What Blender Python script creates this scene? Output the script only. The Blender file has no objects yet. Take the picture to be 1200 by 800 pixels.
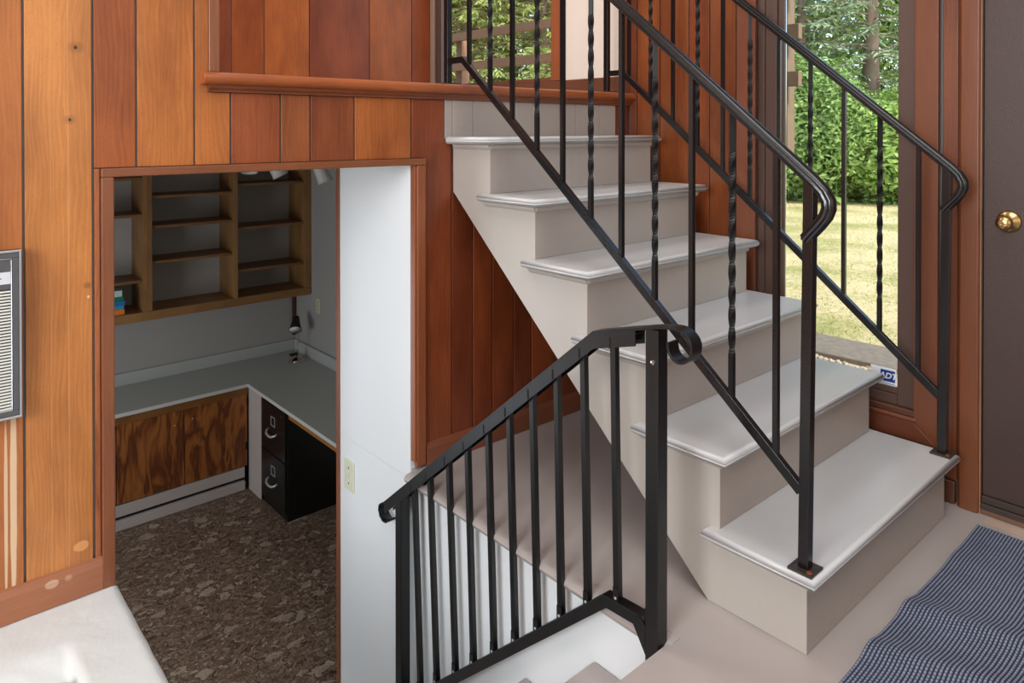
import bpy, math, random
from math import sin, cos, pi, radians

# ------------------------------------------------------------------ camera, world, lights
scn = bpy.context.scene
col = scn.collection
CX, CY, CZ = -1.545, -0.763, 1.167
YAW = 0.7234
cd = bpy.data.cameras.new('camera'); cam = bpy.data.objects.new('camera', cd); col.objects.link(cam)
cam.location = (CX, CY, CZ); cam.rotation_euler = (pi/2 - 0.0069, 0, -YAW)
cd.sensor_width = 36.0; cd.lens = 846.8*36/1200; cd.shift_y = (157.0-400)/1200
cd.clip_start = 0.02; cd.clip_end = 200
scn.camera = cam
scn.view_settings.view_transform = 'Standard'
scn.view_settings.look = 'None'
scn.view_settings.gamma = 1
scn.view_settings.use_curve_mapping = False
scn.view_settings.exposure = 0.15

w = bpy.data.worlds.new('sky'); scn.world = w; w.use_nodes = True
wn = w.node_tree.nodes; wl = w.node_tree.links
bg = wn['Background']
sky = wn.new('ShaderNodeTexSky'); sky.sky_type = 'NISHITA'; sky.sun_disc = False
sky.sun_elevation = radians(48); sky.sun_rotation = radians(194); sky.air_density = 1.0; sky.dust_density = 2.0
wl.new(sky.outputs[0], bg.inputs[0]); bg.inputs[1].default_value = 0.42

def sun(name, el, az, e, c, ang):
    l = bpy.data.lights.new(name, 'SUN'); o = bpy.data.objects.new(name, l); col.objects.link(o)
    l.energy = e; l.color = c; l.angle = radians(ang)
    o.rotation_euler = (pi/2 - radians(el), 0, radians(az)); return o
# the light travels along the window wall
sun('sun', 50, -14, 3.7, (1, .96, .88), 2.5)

def area(name, loc, rot, sx, sy, e, c):
    l = bpy.data.lights.new(name, 'AREA'); l.shape = 'RECTANGLE'; l.size = sx; l.size_y = sy
    l.energy = e; l.color = c
    o = bpy.data.objects.new(name, l); col.objects.link(o); o.location = loc; o.rotation_euler = rot; return o
# area lamps before closed walls: assumed daylight from the left, added fill from behind
area('assumed_daylight_left', (-3.9, -0.7, 1.75), (0, -pi/2, 0), 1.7, 1.5, 120, (.93, .97, 1.0))  # assumed light from the left, no window built in this wall
area('behind_fill', (-1.2, -3.9, 1.8), (pi/2, 0, 0), 3.2, 2.0, 14, (1.0, .97, .93))
area('hall_fill', (-1.0, 2.1, 3.5), (0, radians(-12), 0), 1.6, 1.0, 48, (1, .97, .94))  # added fill near the ceiling to brighten the upper hall
area('ceiling_fill', (-1.2, -1.2, 3.6), (0, 0, 0), 2.2, 2.2, 55, (.95, .98, 1.0))  # added overhead fill for upward faces, no lamp fitting here
area('office_assumed_daylight', (-1.9, 3.1, -0.2), (0, -pi/2, 0), 1.1, 1.2, 19, (.86, .93, 1.0))  # assumed from the bluish light in the office; closed wall, no window built

# ------------------------------------------------------------------ materials
def srgb(r, g, b):
    f = lambda c: (c/12.92 if c <= .04045 else ((c+.055)/1.055)**2.4)
    return (f(r/255), f(g/255), f(b/255), 1.0)

class NT:
    def __init__(s, name):
        s.m = bpy.data.materials.new(name); s.m.use_nodes = True
        s.n = s.m.node_tree.nodes; s.l = s.m.node_tree.links
        s.b = s.n['Principled BSDF']; s.out = s.n['Material Output']
    def new(s, t, **k):
        x = s.n.new(t)
        for a, v in k.items(): setattr(x, a, v)
        return x
    def set(s, sock, v):
        if hasattr(v, 'is_output'): s.l.new(v, sock)
        elif v is not None: sock.default_value = v
    def math(s, op, a, b=None, c=None, clamp=False):
        x = s.new('ShaderNodeMath', operation=op, use_clamp=clamp)
        for i, v in enumerate((a, b, c)):
            if v is not None: s.set(x.inputs[i], v)
        return x.outputs[0]
    def mix(s, f, a, b, mode='MIX'):
        x = s.new('ShaderNodeMix', data_type='RGBA', blend_type=mode)
        s.set(x.inputs[0], f); s.set(x.inputs[6], a); s.set(x.inputs[7], b); return x.outputs[2]
    def noise(s, vec, scale, detail=3, rough=.5, dist=0):
        x = s.new('ShaderNodeTexNoise'); s.set(x.inputs['Vector'], vec)
        x.inputs['Scale'].default_value = scale; x.inputs['Detail'].default_value = detail
        x.inputs['Roughness'].default_value = rough; x.inputs['Distortion'].default_value = dist
        return x.outputs[0]
    def ramp(s, v, stops):
        x = s.new('ShaderNodeValToRGB'); s.set(x.inputs[0], v)
        e = x.color_ramp.elements
        while len(e) < len(stops): e.new(.5)
        for i, (p, c) in enumerate(stops):
            e[i].position = p; e[i].color = c if len(c) == 4 else (*c, 1)
        return x.outputs[0]
    def obj(s): return s.new('ShaderNodeTexCoord').outputs['Object']
    def sep(s, v):
        x = s.new('ShaderNodeSeparateXYZ'); s.l.new(v, x.inputs[0]); return x.outputs
    def comb(s, a, b, c):
        x = s.new('ShaderNodeCombineXYZ')
        for i, v in enumerate((a, b, c)): s.set(x.inputs[i], v)
        return x.outputs[0]
    def bump(s, h, strength, dist=.002):
        x = s.new('ShaderNodeBump'); x.inputs['Strength'].default_value = strength
        x.inputs['Distance'].default_value = dist; s.l.new(h, x.inputs['Height'])
        s.l.new(x.outputs[0], s.b.inputs['Normal'])
    def base(s, c): s.set(s.b.inputs['Base Color'], c)
    def rough(s, r): s.set(s.b.inputs['Roughness'], r)

def paint(name, c, rough=.45, var=.05, scale=6, bump=.15, bscale=60, metal=0, spec=.5, dirt=0):
    t = NT(name); v = t.obj()
    n = t.noise(v, scale, 4)
    f = t.math('MULTIPLY_ADD', n, var*2, 1-var)
    x = t.mix(1.0, c, t.comb(f, f, f), 'MULTIPLY')
    if dirt:
        d = t.noise(v, 14, 6, .7); d = t.math('MULTIPLY', t.math('SUBTRACT', d, .60, clamp=True), dirt*6, clamp=True)
        x = t.mix(d, x, (c[0]*.45, c[1]*.38, c[2]*.32, 1))
    t.base(x); t.rough(rough)
    t.b.inputs['Metallic'].default_value = metal; t.b.inputs['Specular IOR Level'].default_value = spec
    if bump: t.bump(t.noise(v, bscale, 3), bump)
    return t.m

def floor_patch(m):
    t = m.node_tree; n = t.nodes; l = t.links; b = n['Principled BSDF']
    src = b.inputs['Base Color'].links[0].from_socket
    tc = n.new('ShaderNodeTexCoord'); sp = n.new('ShaderNodeSeparateXYZ'); l.new(tc.outputs['Object'], sp.inputs[0])
    def mth(op, a, v):
        x = n.new('ShaderNodeMath'); x.operation = op; l.new(a, x.inputs[0])
        if hasattr(v, 'is_output'): l.new(v, x.inputs[1])
        else: x.inputs[1].default_value = v
        return x.outputs[0]
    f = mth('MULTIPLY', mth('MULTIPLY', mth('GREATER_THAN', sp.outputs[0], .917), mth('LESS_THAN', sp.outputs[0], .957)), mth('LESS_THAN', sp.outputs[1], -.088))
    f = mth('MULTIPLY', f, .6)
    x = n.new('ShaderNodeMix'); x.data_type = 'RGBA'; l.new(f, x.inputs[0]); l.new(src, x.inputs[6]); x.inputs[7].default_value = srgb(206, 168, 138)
    l.new(x.outputs[2], b.inputs['Base Color'])

def wood(name, axis='z', rough=.38, contrast=1.0, figure=1.0, marks=(), coat=.25):
    """colour comes from the object's own colour; grain follows the board"""
    t = NT(name); x, y, z = t.sep(t.obj())
    oi = t.new('ShaderNodeObjectInfo'); rnd = t.math('MULTIPLY', oi.outputs['Random'], 37.0)
    if axis == 'z': u = t.math('ADD', x, y); g = z
    elif axis == 'x': u = t.math('ADD', z, y); g = x
    else: u = t.math('ADD', z, x); g = y
    low = t.noise(t.comb(t.math('MULTIPLY', u, 1.0), rnd, t.math('MULTIPLY', g, .22)), 7, 3, .5)
    u2 = t.math('MULTIPLY_ADD', low, .10*figure, u)
    wv = t.new('ShaderNodeTexWave', wave_type='BANDS', bands_direction='X')
    t.l.new(t.comb(u2, rnd, t.math('MULTIPLY', g, .10)), wv.inputs['Vector'])
    wv.inputs['Scale'].default_value = 26; wv.inputs['Distortion'].default_value = 5
    wv.inputs['Detail'].default_value = 3; wv.inputs['Detail Scale'].default_value = 1.2
    fine = t.noise(t.comb(u2, rnd, t.math('MULTIPLY', g, .022)), 300, 4, .7)
    pores = t.noise(t.comb(u, rnd, t.math('MULTIPLY', g, .12)), 700, 1, .5)
    blot = t.noise(t.comb(u, rnd, t.math('MULTIPLY', g, .35)), 6, 4, .6)
    s = t.math('MULTIPLY_ADD', wv.outputs[1], .10, .025)
    s = t.math('MULTIPLY_ADD', fine, .52, s)
    s = t.math('MULTIPLY_ADD', blot, 1.35, s)
    s = t.math('SUBTRACT', s, .50)            # about 0.5 on average
    c = oi.outputs['Color']
    k = contrast*1.3
    dark = t.mix(1.0, c, (1-.36*k, 1-.42*k, 1-.46*k, 1), 'MULTIPLY')
    lite = t.mix(1.0, c, (1+.20*k, 1+.24*k, 1+.24*k, 1), 'MULTIPLY')
    r = t.new('ShaderNodeMapRange'); r.inputs[1].default_value = .2; r.inputs[2].default_value = .8
    t.l.new(s, r.inputs[0])
    cc = t.mix(r.outputs[0], dark, lite)
    pm = t.math('MULTIPLY', t.math('LESS_THAN', pores, .36), .30*k)
    cc = t.mix(pm, cc, dark)
    for (mu, mz, ru, rz, mc, ms, wob) in marks:
        wn_ = t.noise(t.comb(t.math('MULTIPLY', u, 60), 0.0, t.math('MULTIPLY', g, 8)), 1.0, 4, .7)
        du = t.math('DIVIDE', t.math('SUBTRACT', u, mu), ru); dz = t.math('DIVIDE', t.math('SUBTRACT', g, mz), rz)
        d = t.math('ADD', t.math('MULTIPLY', du, du), t.math('MULTIPLY', dz, dz))
        d = t.math('MULTIPLY_ADD', wn_, wob, d)
        f = t.math('MULTIPLY', t.math('SUBTRACT', 1+wob*.5, d, clamp=False), 3.0 if ms > .65 else .9, clamp=True)
        f = t.math('MULTIPLY', f, ms)
        cc = t.mix(f, cc, mc)
    t.base(cc); t.rough(t.math('MULTIPLY_ADD', fine, .15, rough-.07))
    t.b.inputs['Coat Weight'].default_value = coat; t.b.inputs['Coat Roughness'].default_value = .3
    t.bump(fine, .12, .001)
    return t.m

KNOT = srgb(96, 58, 36); KN2 = srgb(60, 36, 24); RUB = srgb(224, 196, 162)
YW0 = 1.305
M = {}
M['wood'] = wood('walnut_planks', rough=.36)
M['wood_knots'] = wood('plank_with_knots', contrast=.85, rough=.36, marks=[
    (YW0-1.168, 1.37, .022, .018, KNOT, .45, .6), (YW0-1.168, 1.37, .004, .005, KN2, 1, 0),
    (YW0-1.181, 1.19, .016, .014, KNOT, .5, .6), (YW0-1.181, 1.19, .0035, .004, KN2, 1, 0),
    (YW0-1.160, .122, .018, .014, srgb(226, 158, 98), .75, .8),
    (YW0-1.144, .774, .012, .010, srgb(90, 44, 24), .55, .9), (YW0-1.142, .745, .003, .004, RUB, .9, 0),
    (YW0-1.185, .70, .0012, 2.2, srgb(232, 186, 134), .35, .3), (YW0-1.222, .4, .001, 1.6, srgb(232, 186, 134), .25, .3)])
M['wood_worn'] = wood('plank_rubbed_bare', contrast=.8, rough=.4, marks=[
    (YW0-1.300, .30, .0075, .30, RUB, .85, 1.0), (YW0-1.315, .26, .004, .24, RUB, .8, 1.0)])
M['wood_x'] = wood('wood_trim_level', axis='x', contrast=.7, coat=.35, rough=.36)
M['wood_y'] = wood('wood_trim_along_wall', axis='y', contrast=.7, coat=.3)
M['wood_trim'] = wood('wood_trim_upright', contrast=.55, coat=.3)
M['oak_x'] = wood('shelf_oak_level', axis='x', contrast=.9, coat=.1, rough=.5)
M['oak_z'] = wood('shelf_oak_upright', contrast=.9, coat=.1, rough=.5)
M['worn_base'] = wood('scuffed_baseboard', axis='x', contrast=.4, coat=.05, rough=.5, marks=[
    (YW0+.045, -1.225, .012, .016, srgb(206, 170, 142), .7, .8), (YW0+.047, -1.190, .010, .010, srgb(206, 170, 142), .6, .8)])
M['groove'] = paint('groove_shadow_gap', srgb(118, 114, 112), .7)
M['stair'] = paint('stone_grey_stair_paint', srgb(180, 173, 165), .36, .05, 5, .25, 90, dirt=.10)
M['riser'] = paint('shaded_riser_paint', srgb(162, 152, 145), .42, .06, 5, .3, 80, dirt=.16)  # stair paint with the shade of the front faces put into its colour
M['tread'] = paint('glossy_lit_tread_paint', srgb(192, 192, 192), .30, .05, 4, .10, 50, dirt=.05)  # glossier stair paint, lightened to carry window light on the tops
M['floor'] = paint('pinkish_grey_floor_paint', srgb(172, 162, 158), .33, .06, 3, .18, 40, dirt=.06)
floor_patch(M['floor'])
M['white'] = paint('cool_white_wall_paint', srgb(238, 241, 243), .55, .02, 3, .12, 90)
M['cream'] = paint('hall_cream_paint', srgb(224, 209, 196), .6, .02, 3, .05, 90)
M['room'] = paint('room_off_white_paint', srgb(215, 208, 198), .7, .03, 2)
M['ledge'] = paint('thick_white_masonry_paint', srgb(226, 231, 231), .5, .03, 6, .9, 28)
M['white_step'] = paint('off_white_step_paint', srgb(222, 220, 210), .4, .03, 4, .2, 50)
M['brownframe'] = paint('brown_window_metal', srgb(84, 62, 53), .45, .03, 4, .05)
M['taupe'] = paint('taupe_frame', srgb(150, 128, 112), .5)
M['alu'] = paint('aluminium', srgb(190, 196, 202), .3, .02, 4, 0, metal=.8)
M['door'] = paint('dark_brown_door', srgb(66, 49, 44), .42, .05, 3, .35, 300)
M['darkrubber'] = paint('dark_brown_sweep', srgb(58, 46, 40), .5)
M['black'] = paint('weatherstrip_black', srgb(22, 18, 16), .6)
M['iron'] = paint('black_gloss_iron', srgb(13, 13, 15), .24, .1, 20, .2, 160, metal=.0, spec=.7)
M['iron_twist'] = paint('black_twisted_iron', srgb(14, 14, 15), .48, .1, 20, .2, 160, spec=.35)
M['satin'] = paint('satin_black_aluminium', srgb(13, 14, 15), .36, .06, 20, .15, 300, spec=.6)
M['rust'] = paint('worn_rusty_plate', srgb(70, 62, 56), .4, .2, 40, .5, 120, metal=.5, dirt=.6)
M['screw'] = paint('rusty_screw', srgb(120, 62, 36), .5, .2, 60, .4)
M['steel'] = paint('bright_steel', srgb(200, 200, 205), .3, .02, 5, 0, metal=.35)
M['brass'] = paint('polished_brass', srgb(196, 164, 112), .25, .1, 30, .1, 60, metal=1)
M['chrome'] = paint('chrome', srgb(200, 190, 180), .15, .02, 5, 0, metal=1)
M['bezel'] = paint('charcoal_bezel', srgb(86, 86, 88), .45, .15, 60, .1)
M['slat'] = paint('white_louver', srgb(222, 222, 214), .45)
M['slot'] = paint('black_slot', srgb(26, 24, 22), .7)
M['label'] = paint('pale_nameplate', srgb(214, 216, 224), .35)
M['ivory'] = paint('ivory_plastic', srgb(226, 226, 200), .4)
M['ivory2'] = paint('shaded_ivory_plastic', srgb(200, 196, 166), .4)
M['counter'] = paint('speckled_laminate', srgb(182, 184, 180), .38, .08, 160, 0)
M['counteredge'] = paint('laminate_edge', srgb(210, 208, 202), .4)
M['officewall'] = paint('office_grey_paint', srgb(168, 164, 158), .7, .03, 4, .3, 120)
M['heater'] = paint('pinkish_white_metal', srgb(196, 184, 178), .5)
M['filecab'] = paint('black_cabinet_enamel', srgb(20, 21, 20), .3, .1, 10, .1, dirt=.0)
M['lampwhite'] = paint('white_lamp_inside', srgb(225, 225, 222), .5)
M['white_plastic'] = paint('white_lamp_shell', srgb(214, 212, 204), .4)
M['deckwood'] = paint('weathered_deck_wood', srgb(128, 106, 84), .8, .15, 12, .5, 40)
M['deckbrown'] = paint('brown_deck_rail', srgb(152, 118, 92), .8, .12, 12, .4, 40)
M['asphalt'] = paint('old_asphalt', srgb(120, 109, 96), .95, .5, 22, 1.0, 90)
M['gravel'] = paint('sandy_gravel', srgb(176, 160, 138), .95, .25, 30, 1.0, 60)
M['siding'] = paint('house_siding', srgb(150, 130, 110), .8)
M['stickerwhite'] = paint('sticker_white', srgb(232, 232, 236), .4, .01, 4, 0)
M['stickerblue'] = paint('sticker_blue', srgb(24, 58, 140), .4, .01, 4, 0)

def bookmat(n, c): return paint(n, c, .55, .06, 30, .1)

def mat_plywood():
    t = NT('rotary_plywood'); x, y, z = t.sep(t.obj())
    lo = t.noise(t.comb(t.math('MULTIPLY', x, 1.6), t.new('ShaderNodeObjectInfo').outputs['Random'], t.math('MULTIPLY', z, .45)), 5, 3, .55, .6)
    w_ = t.math('SINE', t.math('MULTIPLY', t.math('MULTIPLY_ADD', x, .5, lo), 30.0))
    fine = t.noise(t.comb(x, y, t.math('MULTIPLY', z, .05)), 200, 3)
    v = t.math('MULTIPLY_ADD', w_, .30, t.math('MULTIPLY', fine, .9))
    t.base(t.ramp(v, [(.1, srgb(92, 46, 22)), (.42, srgb(136, 76, 34)), (.85, srgb(170, 104, 48))]))
    t.rough(.45); return t.m
M['ply'] = mat_plywood()

def mat_stonefloor():
    t = NT('brown_pebble_print_vinyl'); v = t.obj()
    x, y, z = t.sep(v)
    d = t.noise(v, 9, 4, .6)
    a = t.math('MULTIPLY_ADD', d, .20, x); b = t.math('MULTIPLY_ADD', t.noise(v, 15, 4, .65), .16, t.math('MULTIPLY', y, 1.35))
    vec = t.comb(t.math('ADD', a, t.math('MULTIPLY', b, -.35)), t.math('ADD', b, t.math('MULTIPLY', a, .35)), 0.0)
    vo = t.new('ShaderNodeTexVoronoi'); vo.inputs['Scale'].default_value = 9; t.l.new(vec, vo.inputs['Vector'])
    vo.inputs['Randomness'].default_value = 1
    v2 = t.new('ShaderNodeTexVoronoi'); v2.inputs['Scale'].default_value = 34; t.l.new(vec, v2.inputs['Vector'])
    r1 = t.sep(vo.outputs['Color'])[0]; r2 = t.sep(v2.outputs['Color'])[0]
    fib = t.noise(vec, 34, 7, .78, 1.2)
    stone1 = t.math('MULTIPLY', t.math('GREATER_THAN', r1, .50), t.math('LESS_THAN', vo.outputs['Distance'], t.math('MULTIPLY_ADD', fib, .35, .18)))
    stone2 = t.math('MULTIPLY', t.math('GREATER_THAN', r2, .66), t.math('LESS_THAN', v2.outputs['Distance'], t.math('MULTIPLY_ADD', fib, .3, .2)))
    basec = t.ramp(fib, [(.38, srgb(62, 47, 37)), (.5, srgb(122, 100, 84)), (.62, srgb(172, 150, 132))])
    sc1 = t.ramp(t.math('MULTIPLY_ADD', r1, 1.2, t.math('MULTIPLY', fib, .6)), [(.95, srgb(138, 114, 88)), (1.05, srgb(196, 172, 150)), (1.3, srgb(220, 202, 184))])
    sc1 = t.mix(t.math('MULTIPLY', r2, .5), sc1, srgb(132, 112, 84))
    c = t.mix(t.math('MULTIPLY', stone1, .50), basec, sc1)
    c = t.mix(t.math('MULTIPLY', stone2, .6), c, t.ramp(fib, [(.35, srgb(120, 96, 78)), (.6, srgb(214, 200, 186))]))
    e1 = t.math('LESS_THAN', t.math('ABSOLUTE', t.math('SUBTRACT', vo.outputs['Distance'], t.math('MULTIPLY_ADD', fib, .35, .20))), .022)
    c = t.mix(t.math('MULTIPLY', e1, .45), c, srgb(52, 40, 32))
    big = t.noise(v, 2.2, 2)
    c = t.mix(t.math('MULTIPLY', big, .45), c, t.mix(1.0, c, srgb(190, 165, 130), 'MULTIPLY'))
    t.base(c); t.rough(.5); t.bump(fib, .25, .002); return t.m
M['stonefloor'] = mat_stonefloor()

def mat_glass():
    t = NT('clear_glass')
    tr = t.new('ShaderNodeBsdfTransparent'); tr.inputs[0].default_value = (.95, .97, .96, 1)
    gl = t.new('ShaderNodeBsdfGlossy'); gl.inputs['Roughness'].default_value = .02
    fr = t.new('ShaderNodeFresnel'); fr.inputs[0].default_value = 1.2
    mx = t.new('ShaderNodeMixShader'); t.l.new(fr.outputs[0], mx.inputs[0]); t.l.new(tr.outputs[0], mx.inputs[1]); t.l.new(gl.outputs[0], mx.inputs[2])
    t.l.new(mx.outputs[0], t.out.inputs[0]); return t.m
M['glass'] = mat_glass()

def mat_leaf(name, a, b, trans=.35):
    t = NT(name)
    ge = t.new('ShaderNodeNewGeometry'); r = ge.outputs['Random Per Island']
    n = t.noise(t.obj(), 1.4, 2)
    f = t.math('MULTIPLY_ADD', r, .7, t.math('MULTIPLY', t.math('SUBTRACT', n, .35), 1.0), clamp=True)
    c = t.mix(f, a, b)
    df = t.new('ShaderNodeBsdfDiffuse'); t.l.new(c, df.inputs[0])
    ts = t.new('ShaderNodeBsdfTranslucent'); t.l.new(t.mix(1.0, c, (1.05, 1.08, .75, 1), 'MULTIPLY'), ts.inputs[0])
    mx = t.new('ShaderNodeMixShader'); mx.inputs[0].default_value = trans
    t.l.new(df.outputs[0], mx.inputs[1]); t.l.new(ts.outputs[0], mx.inputs[2])
    t.l.new(mx.outputs[0], t.out.inputs[0]); return t.m
M['leaf_mid'] = mat_leaf('mid_green_leaves', srgb(78, 108, 56), srgb(158, 184, 112), .25)
M['leaf_bright'] = mat_leaf('bright_green_leaves', srgb(92, 126, 58), srgb(176, 200, 118), .28)
M['leaf_dark'] = mat_leaf('dark_green_leaves', srgb(44, 76, 38), srgb(98, 136, 66))
M['needle'] = mat_leaf('pale_blue_green_needles', srgb(104, 128, 98), srgb(178, 196, 158), .2)
M['needle_y'] = mat_leaf('yellow_green_needles', srgb(122, 140, 74), srgb(192, 202, 128), .3)
M['bark'] = paint('grey_brown_bark', srgb(132, 114, 98), .95, .25, 20, 1.0, 30)
def mat_grass():
    t = NT('dry_lawn'); v = t.obj()
    n = t.noise(v, .9, 4, .6); n2 = t.noise(v, 22, 5, .7)
    f = t.math('MULTIPLY_ADD', n2, .55, t.math('MULTIPLY', n, .8))
    t.base(t.ramp(f, [(.42, srgb(112, 128, 62)), (.60, srgb(164, 158, 98)), (.74, srgb(206, 188, 142))]))
    t.rough(.95); t.bump(n2, 1.0, .03); return t.m
M['lawn'] = mat_grass()
M['blade'] = mat_leaf('grass_blades', srgb(150, 156, 84), srgb(214, 200, 150), .35)
def mat_rug():
    t = NT('navy_and_grey_woven_cord'); x, y, z = t.sep(t.obj())
    at = t.new('ShaderNodeAttribute', attribute_name='ridge')
    n = t.noise(t.obj(), 140, 2)
    f = t.math('MULTIPLY_ADD', n, .3, t.math('SUBTRACT', at.outputs['Fac'], .15))
    t.base(t.ramp(f, [(.30, srgb(30, 34, 54)), (.62, srgb(84, 92, 114)), (.95, srgb(148, 154, 170))]))
    t.rough(.9); return t.m
M['rug'] = mat_rug()

# ------------------------------------------------------------------ mesh helpers
class MB:
    def __init__(s): s.v = []; s.f = []
    def add(s, vs, fs):
        k = len(s.v); s.v += [tuple(p) for p in vs]; s.f += [tuple(i+k for i in f) for f in fs]; return s
    def box(s, x0, x1, y0, y1, z0, z1):
        return s.add([(x0,y0,z0),(x1,y0,z0),(x1,y1,z0),(x0,y1,z0),(x0,y0,z1),(x1,y0,z1),(x1,y1,z1),(x0,y1,z1)],
                     [(0,3,2,1),(4,5,6,7),(0,1,5,4),(1,2,6,5),(2,3,7,6),(3,0,4,7)])
    def prism(s, poly, axis, a, b):
        """poly: 2D points; axis = extrusion axis. x:(y,z) y:(x,z) z:(x,y)"""
        def P(p, t):
            return {'x': (t, p[0], p[1]), 'y': (p[0], t, p[1]), 'z': (p[0], p[1], t)}[axis]
        n = len(poly)
        ar = sum(poly[i][0]*poly[(i+1)%n][1]-poly[(i+1)%n][0]*poly[i][1] for i in range(n))
        pl = poly if (ar > 0) != (axis == 'y') else poly[::-1]
        vs = [P(p, a) for p in pl]+[P(p, b) for p in pl]
        fs = [tuple(range(n-1, -1, -1)), tuple(range(n, 2*n))]+[(i, (i+1)%n, n+(i+1)%n, n+i) for i in range(n)]
        return s.add(vs, fs)
    def sweep(s, path, prof, side=(1,0,0), closed_ends=True):
        """profile (a,b): a along side vector, b along side x tangent ; mitred"""
        from mathutils import Vector
        S = Vector(side); P = [Vector(p) for p in path]; n = len(prof); base = len(s.v)
        for i, p in enumerate(P):
            t0 = (P[i]-P[i-1]).normalized() if i else None
            t1 = (P[i+1]-P[i]).normalized() if i < len(P)-1 else None
            t = (t0+t1).normalized() if t0 and t1 else (t0 or t1)
            N = t.cross(S).normalized(); k = 1.0
            if t0 and t1:
                c = max(.4, t.dot(t0)); k = 1/c
            for a, b in prof: s.v.append(tuple(p+S*a+N*b*k))
        for i in range(len(P)-1):
            for j in range(n):
                a = base+i*n+j; b = base+i*n+(j+1)%n
                s.f.append((a, b, b+n, a+n))
        if closed_ends:
            s.f.append(tuple(base+j for j in range(n))[::-1]); m = base+(len(P)-1)*n
            s.f.append(tuple(m+j for j in range(n)))
        return s
    def lathe(s, prof, o, ax=(0,0,1), seg=20):
        """prof: list (r, t) along axis from point o"""
        from mathutils import Vector
        A = Vector(ax).normalized(); U = A.orthogonal().normalized(); W = A.cross(U); O = Vector(o); b = len(s.v); n = len(prof)
        for k in range(seg):
            a = 2*pi*k/seg; d = U*cos(a)+W*sin(a)
            for r, t in prof: s.v.append(tuple(O+A*t+d*r))
        for k in range(seg):
            for i in range(n-1):
                p = b+k*n+i; q = b+((k+1)%seg)*n+i
                s.f.append((p, q, q+1, p+1))
        if prof[0][0] > 1e-6: s.f.append(tuple(b+k*n for k in range(seg))[::-1])
        if prof[-1][0] > 1e-6: s.f.append(tuple(b+k*n+n-1 for k in range(seg)))
        return s
    def tube(s, path, r, seg=8, r2=None):
        from mathutils import Vector
        P = [Vector(p) for p in path]; b = len(s.v); U = None
        for i, p in enumerate(P):
            t = ((P[min(i+1, len(P)-1)])-P[max(i-1, 0)]).normalized()
            U = t.orthogonal().normalized() if U is None else (U-t*U.dot(t)).normalized()
            W = t.cross(U); rr = r if r2 is None else r+(r2-r)*i/(len(P)-1)
            for k in range(seg):
                a = 2*pi*k/seg; s.v.append(tuple(p+U*cos(a)*rr+W*sin(a)*rr))
        for i in range(len(P)-1):
            for k in range(seg):
                a = b+i*seg+k; c = b+i*seg+(k+1)%seg; s.f.append((a, c, c+seg, a+seg))
        s.f.append(tuple(b+k for k in range(seg))[::-1]); s.f.append(tuple(b+(len(P)-1)*seg+k for k in range(seg)))
        return s
    def build(s, name, mat, parent=None, color=None, bevel=0, segs=2, smooth=False, kind=None, label=None):
        O = origin(parent)
        me = bpy.data.meshes.new(name)
        me.from_pydata([(a-O[0], b-O[1], c-O[2]) for a, b, c in s.v], [], s.f); me.update()
        me.materials.append(mat)
        o = bpy.data.objects.new(name, me); col.objects.link(o)
        if parent: o.parent = parent
        if color:
            lu = .3*color[0]+.55*color[1]+.15*color[2]
            o.color = tuple((lu+(q-lu)*w_)*.86 for q, w_ in zip(color[:3], (.99, .97, 1.0)))+(1,)
        if smooth: me.shade_smooth()
        if bevel:
            m = o.modifiers.new('bevel', 'BEVEL'); m.width = bevel; m.segments = segs; m.limit_method = 'ANGLE'; m.angle_limit = radians(40)
            me.shade_smooth(); m.harden_normals = True
        if kind: o['kind'] = kind
        if label: o['label'] = label
        return o
def origin(p):
    x = y = z = 0
    while p is not None:
        x += p.location.x; y += p.location.y; z += p.location.z; p = p.parent
    return (x, y, z)
def thing(name, label, cat, loc=(0,0,0), group=None):
    o = bpy.data.objects.new(name, None); o.empty_display_size = .05; col.objects.link(o); o.location = loc
    o['label'] = label; o['category'] = cat
    if group: o['group'] = group
    return o
def tag(o, label, cat, group=None):
    o['label'] = label; o['category'] = cat
    if group: o['group'] = group
    return o
def box(name, mat, b, parent=None, **k): return MB().box(*b).build(name, mat, parent, **k)

# ------------------------------------------------------------------ key dimensions (metres)
H, G, W = .19, .2194, .860            # riser, going, stair width
YW = 1.305                            # panelled wall face
XW = .978                             # window wall face
XE, XL = -.169, -1.080                # stairwell sides
Y0 = .217                             # where the floor ends at the stairwell
ZF = -1.33                            # lower floor
ZU = 1.325                            # upper floor
CEIL = 3.7
RX, RY = -4.0, -4.0                   # far corners of the room behind the camera

# ------------------------------------------------------------------ setting: floors, ceilings, outer walls
fl = MB().box(RX, XW+.02, RY, Y0, -.22, 0)
fl.box(XE+.004, XW+.02, Y0, YW+.02, -.034, 0)
fl.box(RX, XL-.60, Y0, YW+.02, -.22, 0)
floor = fl.build('floor', M['floor'], kind='structure')
# rounded nosing along the stairwell edge
np_ = [(XE+.005, -.034), (XE-.024, -.034), (XE-.035, -.026), (XE-.039, -.016), (XE-.035, -.007), (XE-.026, -.002), (XE-.012, -.0003), (XE+.005, -.0003)]
MB().prism(np_, 'y', Y0+.002, YW).build('edge_nosing', M['floor'], floor, smooth=False, bevel=.002)
MB().box(XL, XE, Y0, Y0+.012, -.19, -.003).build('edge_riser', M['floor'], floor)

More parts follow.
